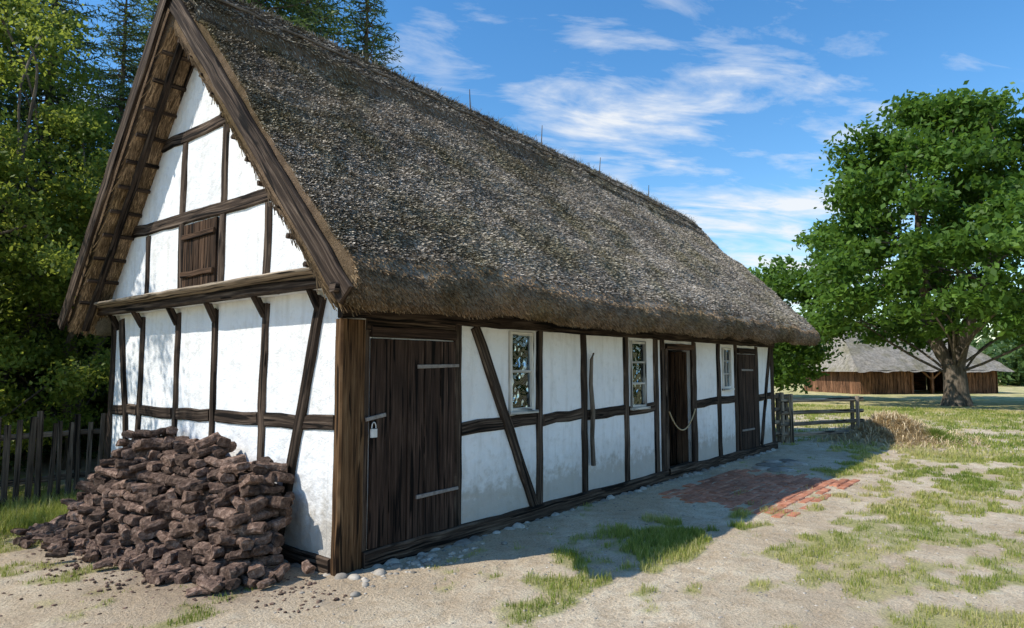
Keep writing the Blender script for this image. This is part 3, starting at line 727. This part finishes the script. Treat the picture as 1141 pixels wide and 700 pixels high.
def spruce(loc,h,wid=1,k=0,rot=0):
    E=empty('spruce_tree',loc);E.rotation_euler=(0,0,rot);E.scale=(wid*h/12,wid*h/12,h/12)
    for nme,me in (('needles',SPR[k][0]),('trunk',SPR[k][1])): link(bpy.data.objects.new(nme,me),E)
for i,(x,y,h,w,k) in enumerate([(.5,9.8,10.3,1.0,0),(2.0,10.6,10.2,.8,1),(-1.4,10.2,12,1,1),(-3.2,10.5,13,1,0),(4.9,10.6,17.5,1.15,0),(7.1,8.9,11.6,1.2,1),(3.6,13,12.0,.8,1),(-.5,13,15,1.0,0),(-4,14,15,1.1,0),(7.0,11.5,14.5,1.0,0)]):
    spruce((x,y,0),h,w,k,i*1.3)
def mass(name,arc_,nc,leafn,leaf,mat):
    P=[];vv=[]
    for i in range(nc):
        az=math.radians(rng.uniform(arc_[0],arc_[1]));d=rng.uniform(arc_[2],arc_[3]);hh=rng.uniform(arc_[4],arc_[5])*(.7+.6*float(fbm(np.array(az*14),np.array(2.),3,3)))
        cx=math.cos(az)*d-3;cy=math.sin(az)*d-4
        r=hh*.33;m=leafn;q=rng.normal(0,1,(m,3));q/=np.linalg.norm(q,axis=1)[:,None]
        P.append(q*(rng.random(m)**.4*r)[:,None]*[1.1,1.1,1.3]+np.array([cx,cy,rng.uniform(.2,.7)*hh]));vv.append(np.clip(rng.normal(.5+rng.uniform(-.2,.2),.15,m),0,1))
    P=np.concatenate(P);P[:,2]=np.abs(P[:,2]);Vv,Ff=leaves_geo(P,leaf);np_obj(name,Vv,Ff,mat,{'var':np.repeat(np.concatenate(vv),4)})
mass('forest',(56,118,26,48,7,11),150,350,.55,M_far)
mass('distant_trees',(-40,60,120,190,8,13),420,120,1.3,M_far)
mass('hedgerow',(-14,24,72,92,3.2,5.5),170,160,.6,M_far)
# ================================================================ BARN
BN=empty('thatched_barn',(45.8,1.6,0));BN.rotation_euler=(0,0,math.radians(-50.7+8))
bw=B();Lb=4.8;Wb=6;xx=-Lb
while xx<Lb-.1:
    if not(-1.3<xx<1.4): bw.beam((xx+.12,0,-.1),(xx+.12,0,1.55),.23,.05,UY,seg=1,jit=.004)
    xx+=.25
for s in(-Lb,Lb):
    for yy in np.arange(.1,Wb,.25): bw.beam((s,yy,-.1),(s,yy,1.6),.23,.05,UX,seg=1,jit=.004)
bw.box(-Lb,Lb,Wb,Wb+.1,0,1.6)
for s in(-1.3,1.5,.1): bw.beam((s,-.05,-.1),(s,-.05,1.55),.16,.16,UY,seg=2)
bw.beam((.1,-.06,.9),(.85,-.06,1.5),.1,.1,UY);bw.beam((.1,-.06,.9),(-.65,-.06,1.5),.1,.1,UY)
bw.beam((-Lb,-.03,1.52),(Lb,-.03,1.52),.14,.12,UY);bw.build('board_walls',M_barnw,BN)
g=80;U,Wm=np.meshgrid(np.linspace(-1,1,g),np.linspace(0,1,30),indexing='ij');sl=Wm
hx=(Lb+.6)-1.5*sl;px=U*hx;py=-.7+(Wb/2+.7)*sl;pz=1.4+2.75*sl+(fbm(px*2,py*3,7,3)-.5)*.2
idx=np.arange(g*30).reshape(g,30);Fq=np.stack([idx[:-1,:-1],idx[1:,:-1],idx[1:,1:],idx[:-1,1:]],-1).reshape(-1,4)
np_obj('thatch_front',np.stack([px,py,pz],-1).reshape(-1,3),Fq,M_th,{'var':rng.random(g*30)},True,BN)
np_obj('thatch_back',np.stack([px,Wb-py,pz],-1).reshape(-1,3),Fq,M_th,{'var':rng.random(g*30)},True,BN)
he=B()
for s in(-1,1):
    e=s*(Lb+.6);t=s*(Lb-.9)
    he.poly([(e,-.7,1.4),(e,Wb+.7,1.4),(t,Wb/2,4.15)])
he.poly([(-Lb,-.6,1.5),(Lb,-.6,1.5),(Lb,0,1.62),(-Lb,0,1.62)])
he.build('thatch_hips',M_th,BN)

# ================================================================ LIGHT, SKY, CAMERA
sv=Vector((-.585,.345,.733)).normalized()
sun=bpy.data.lights.new('sun','SUN');sun.energy=5.0;sun.angle=math.radians(.5);sun.color=(1,.95,.86)
so=link(bpy.data.objects.new('sun',sun));so.rotation_euler=sv.to_track_quat('Z','Y').to_euler()
wd=bpy.data.worlds.new('World');S.world=wd;wd.use_nodes=True;nt=wd.node_tree
bg=nt.nodes['Background'];bg.inputs[1].default_value=.15
sky=N(nt,'ShaderNodeTexSky',sky_type='NISHITA',sun_disc=False,sun_elevation=math.asin(sv.z),sun_rotation=math.atan2(sv.x,sv.y),altitude=400,air_density=1.25,dust_density=.4,ozone_density=3.5)
hs=N(nt,'ShaderNodeHueSaturation',Saturation=1.28,Value=1.32);nt.links.new(sky.outputs[0],hs.inputs['Color'])
tc=N(nt,'ShaderNodeTexCoord').outputs['Generated'];sp=N(nt,'ShaderNodeSeparateXYZ');nt.links.new(tc,sp.inputs[0])
zz=math_(nt,'ADD',math_(nt,'MAXIMUM',sp.outputs[2],0.0),.12)
cb=N(nt,'ShaderNodeCombineXYZ');nt.links.new(math_(nt,'DIVIDE',sp.outputs[0],zz),cb.inputs[0]);nt.links.new(math_(nt,'DIVIDE',sp.outputs[1],zz),cb.inputs[1])
vr=N(nt,'ShaderNodeVectorRotate',rotation_type='Z_AXIS',Angle=math.radians(50.7-14));nt.links.new(cb.outputs[0],vr.inputs[0])
c1=noise(nt,mapping(nt,vr.outputs[0],(1.0,2.2,1)),2.2,9,.62,.4);c2=noise(nt,mapping(nt,vr.outputs[0],(1,1,1)),1.9,3,.55)
vd=N(nt,'ShaderNodeVectorMath',operation='DOT_PRODUCT');nt.links.new(tc,vd.inputs[0]);vd.inputs[1].default_value=(.872,.430,.215)
db=ramp(nt,vd.outputs['Value'],[(.90,0.),(.98,1.)]).outputs[0]
cf_=math_(nt,'ADD',math_(nt,'MULTIPLY',c1.outputs[0],1.1),math_(nt,'MULTIPLY',math_(nt,'SUBTRACT',c2.outputs[0],.5),.8))
cf_=math_(nt,'ADD',cf_,math_(nt,'SUBTRACT',math_(nt,'MULTIPLY',db,.20),.17))
msk=ramp(nt,cf_,[(.48,0.),(.62,.35),(.78,.9)]).outputs[0]
nt.links.new(mix(nt,msk,hs.outputs[0],(6.2,6.35,6.5)),bg.inputs[0])
cam=bpy.data.cameras.new('camera');co=link(bpy.data.objects.new('camera',cam));co.location=(-3.294,-4.496,1.65)
co.rotation_euler=(math.radians(90+4.65),0,math.radians(-50.7));cam.lens=23.19;cam.sensor_width=36;cam.clip_end=4000;cam.clip_start=.05
S.camera=co
S.view_settings.view_transform='Standard';S.view_settings.look='None';S.view_settings.exposure=0
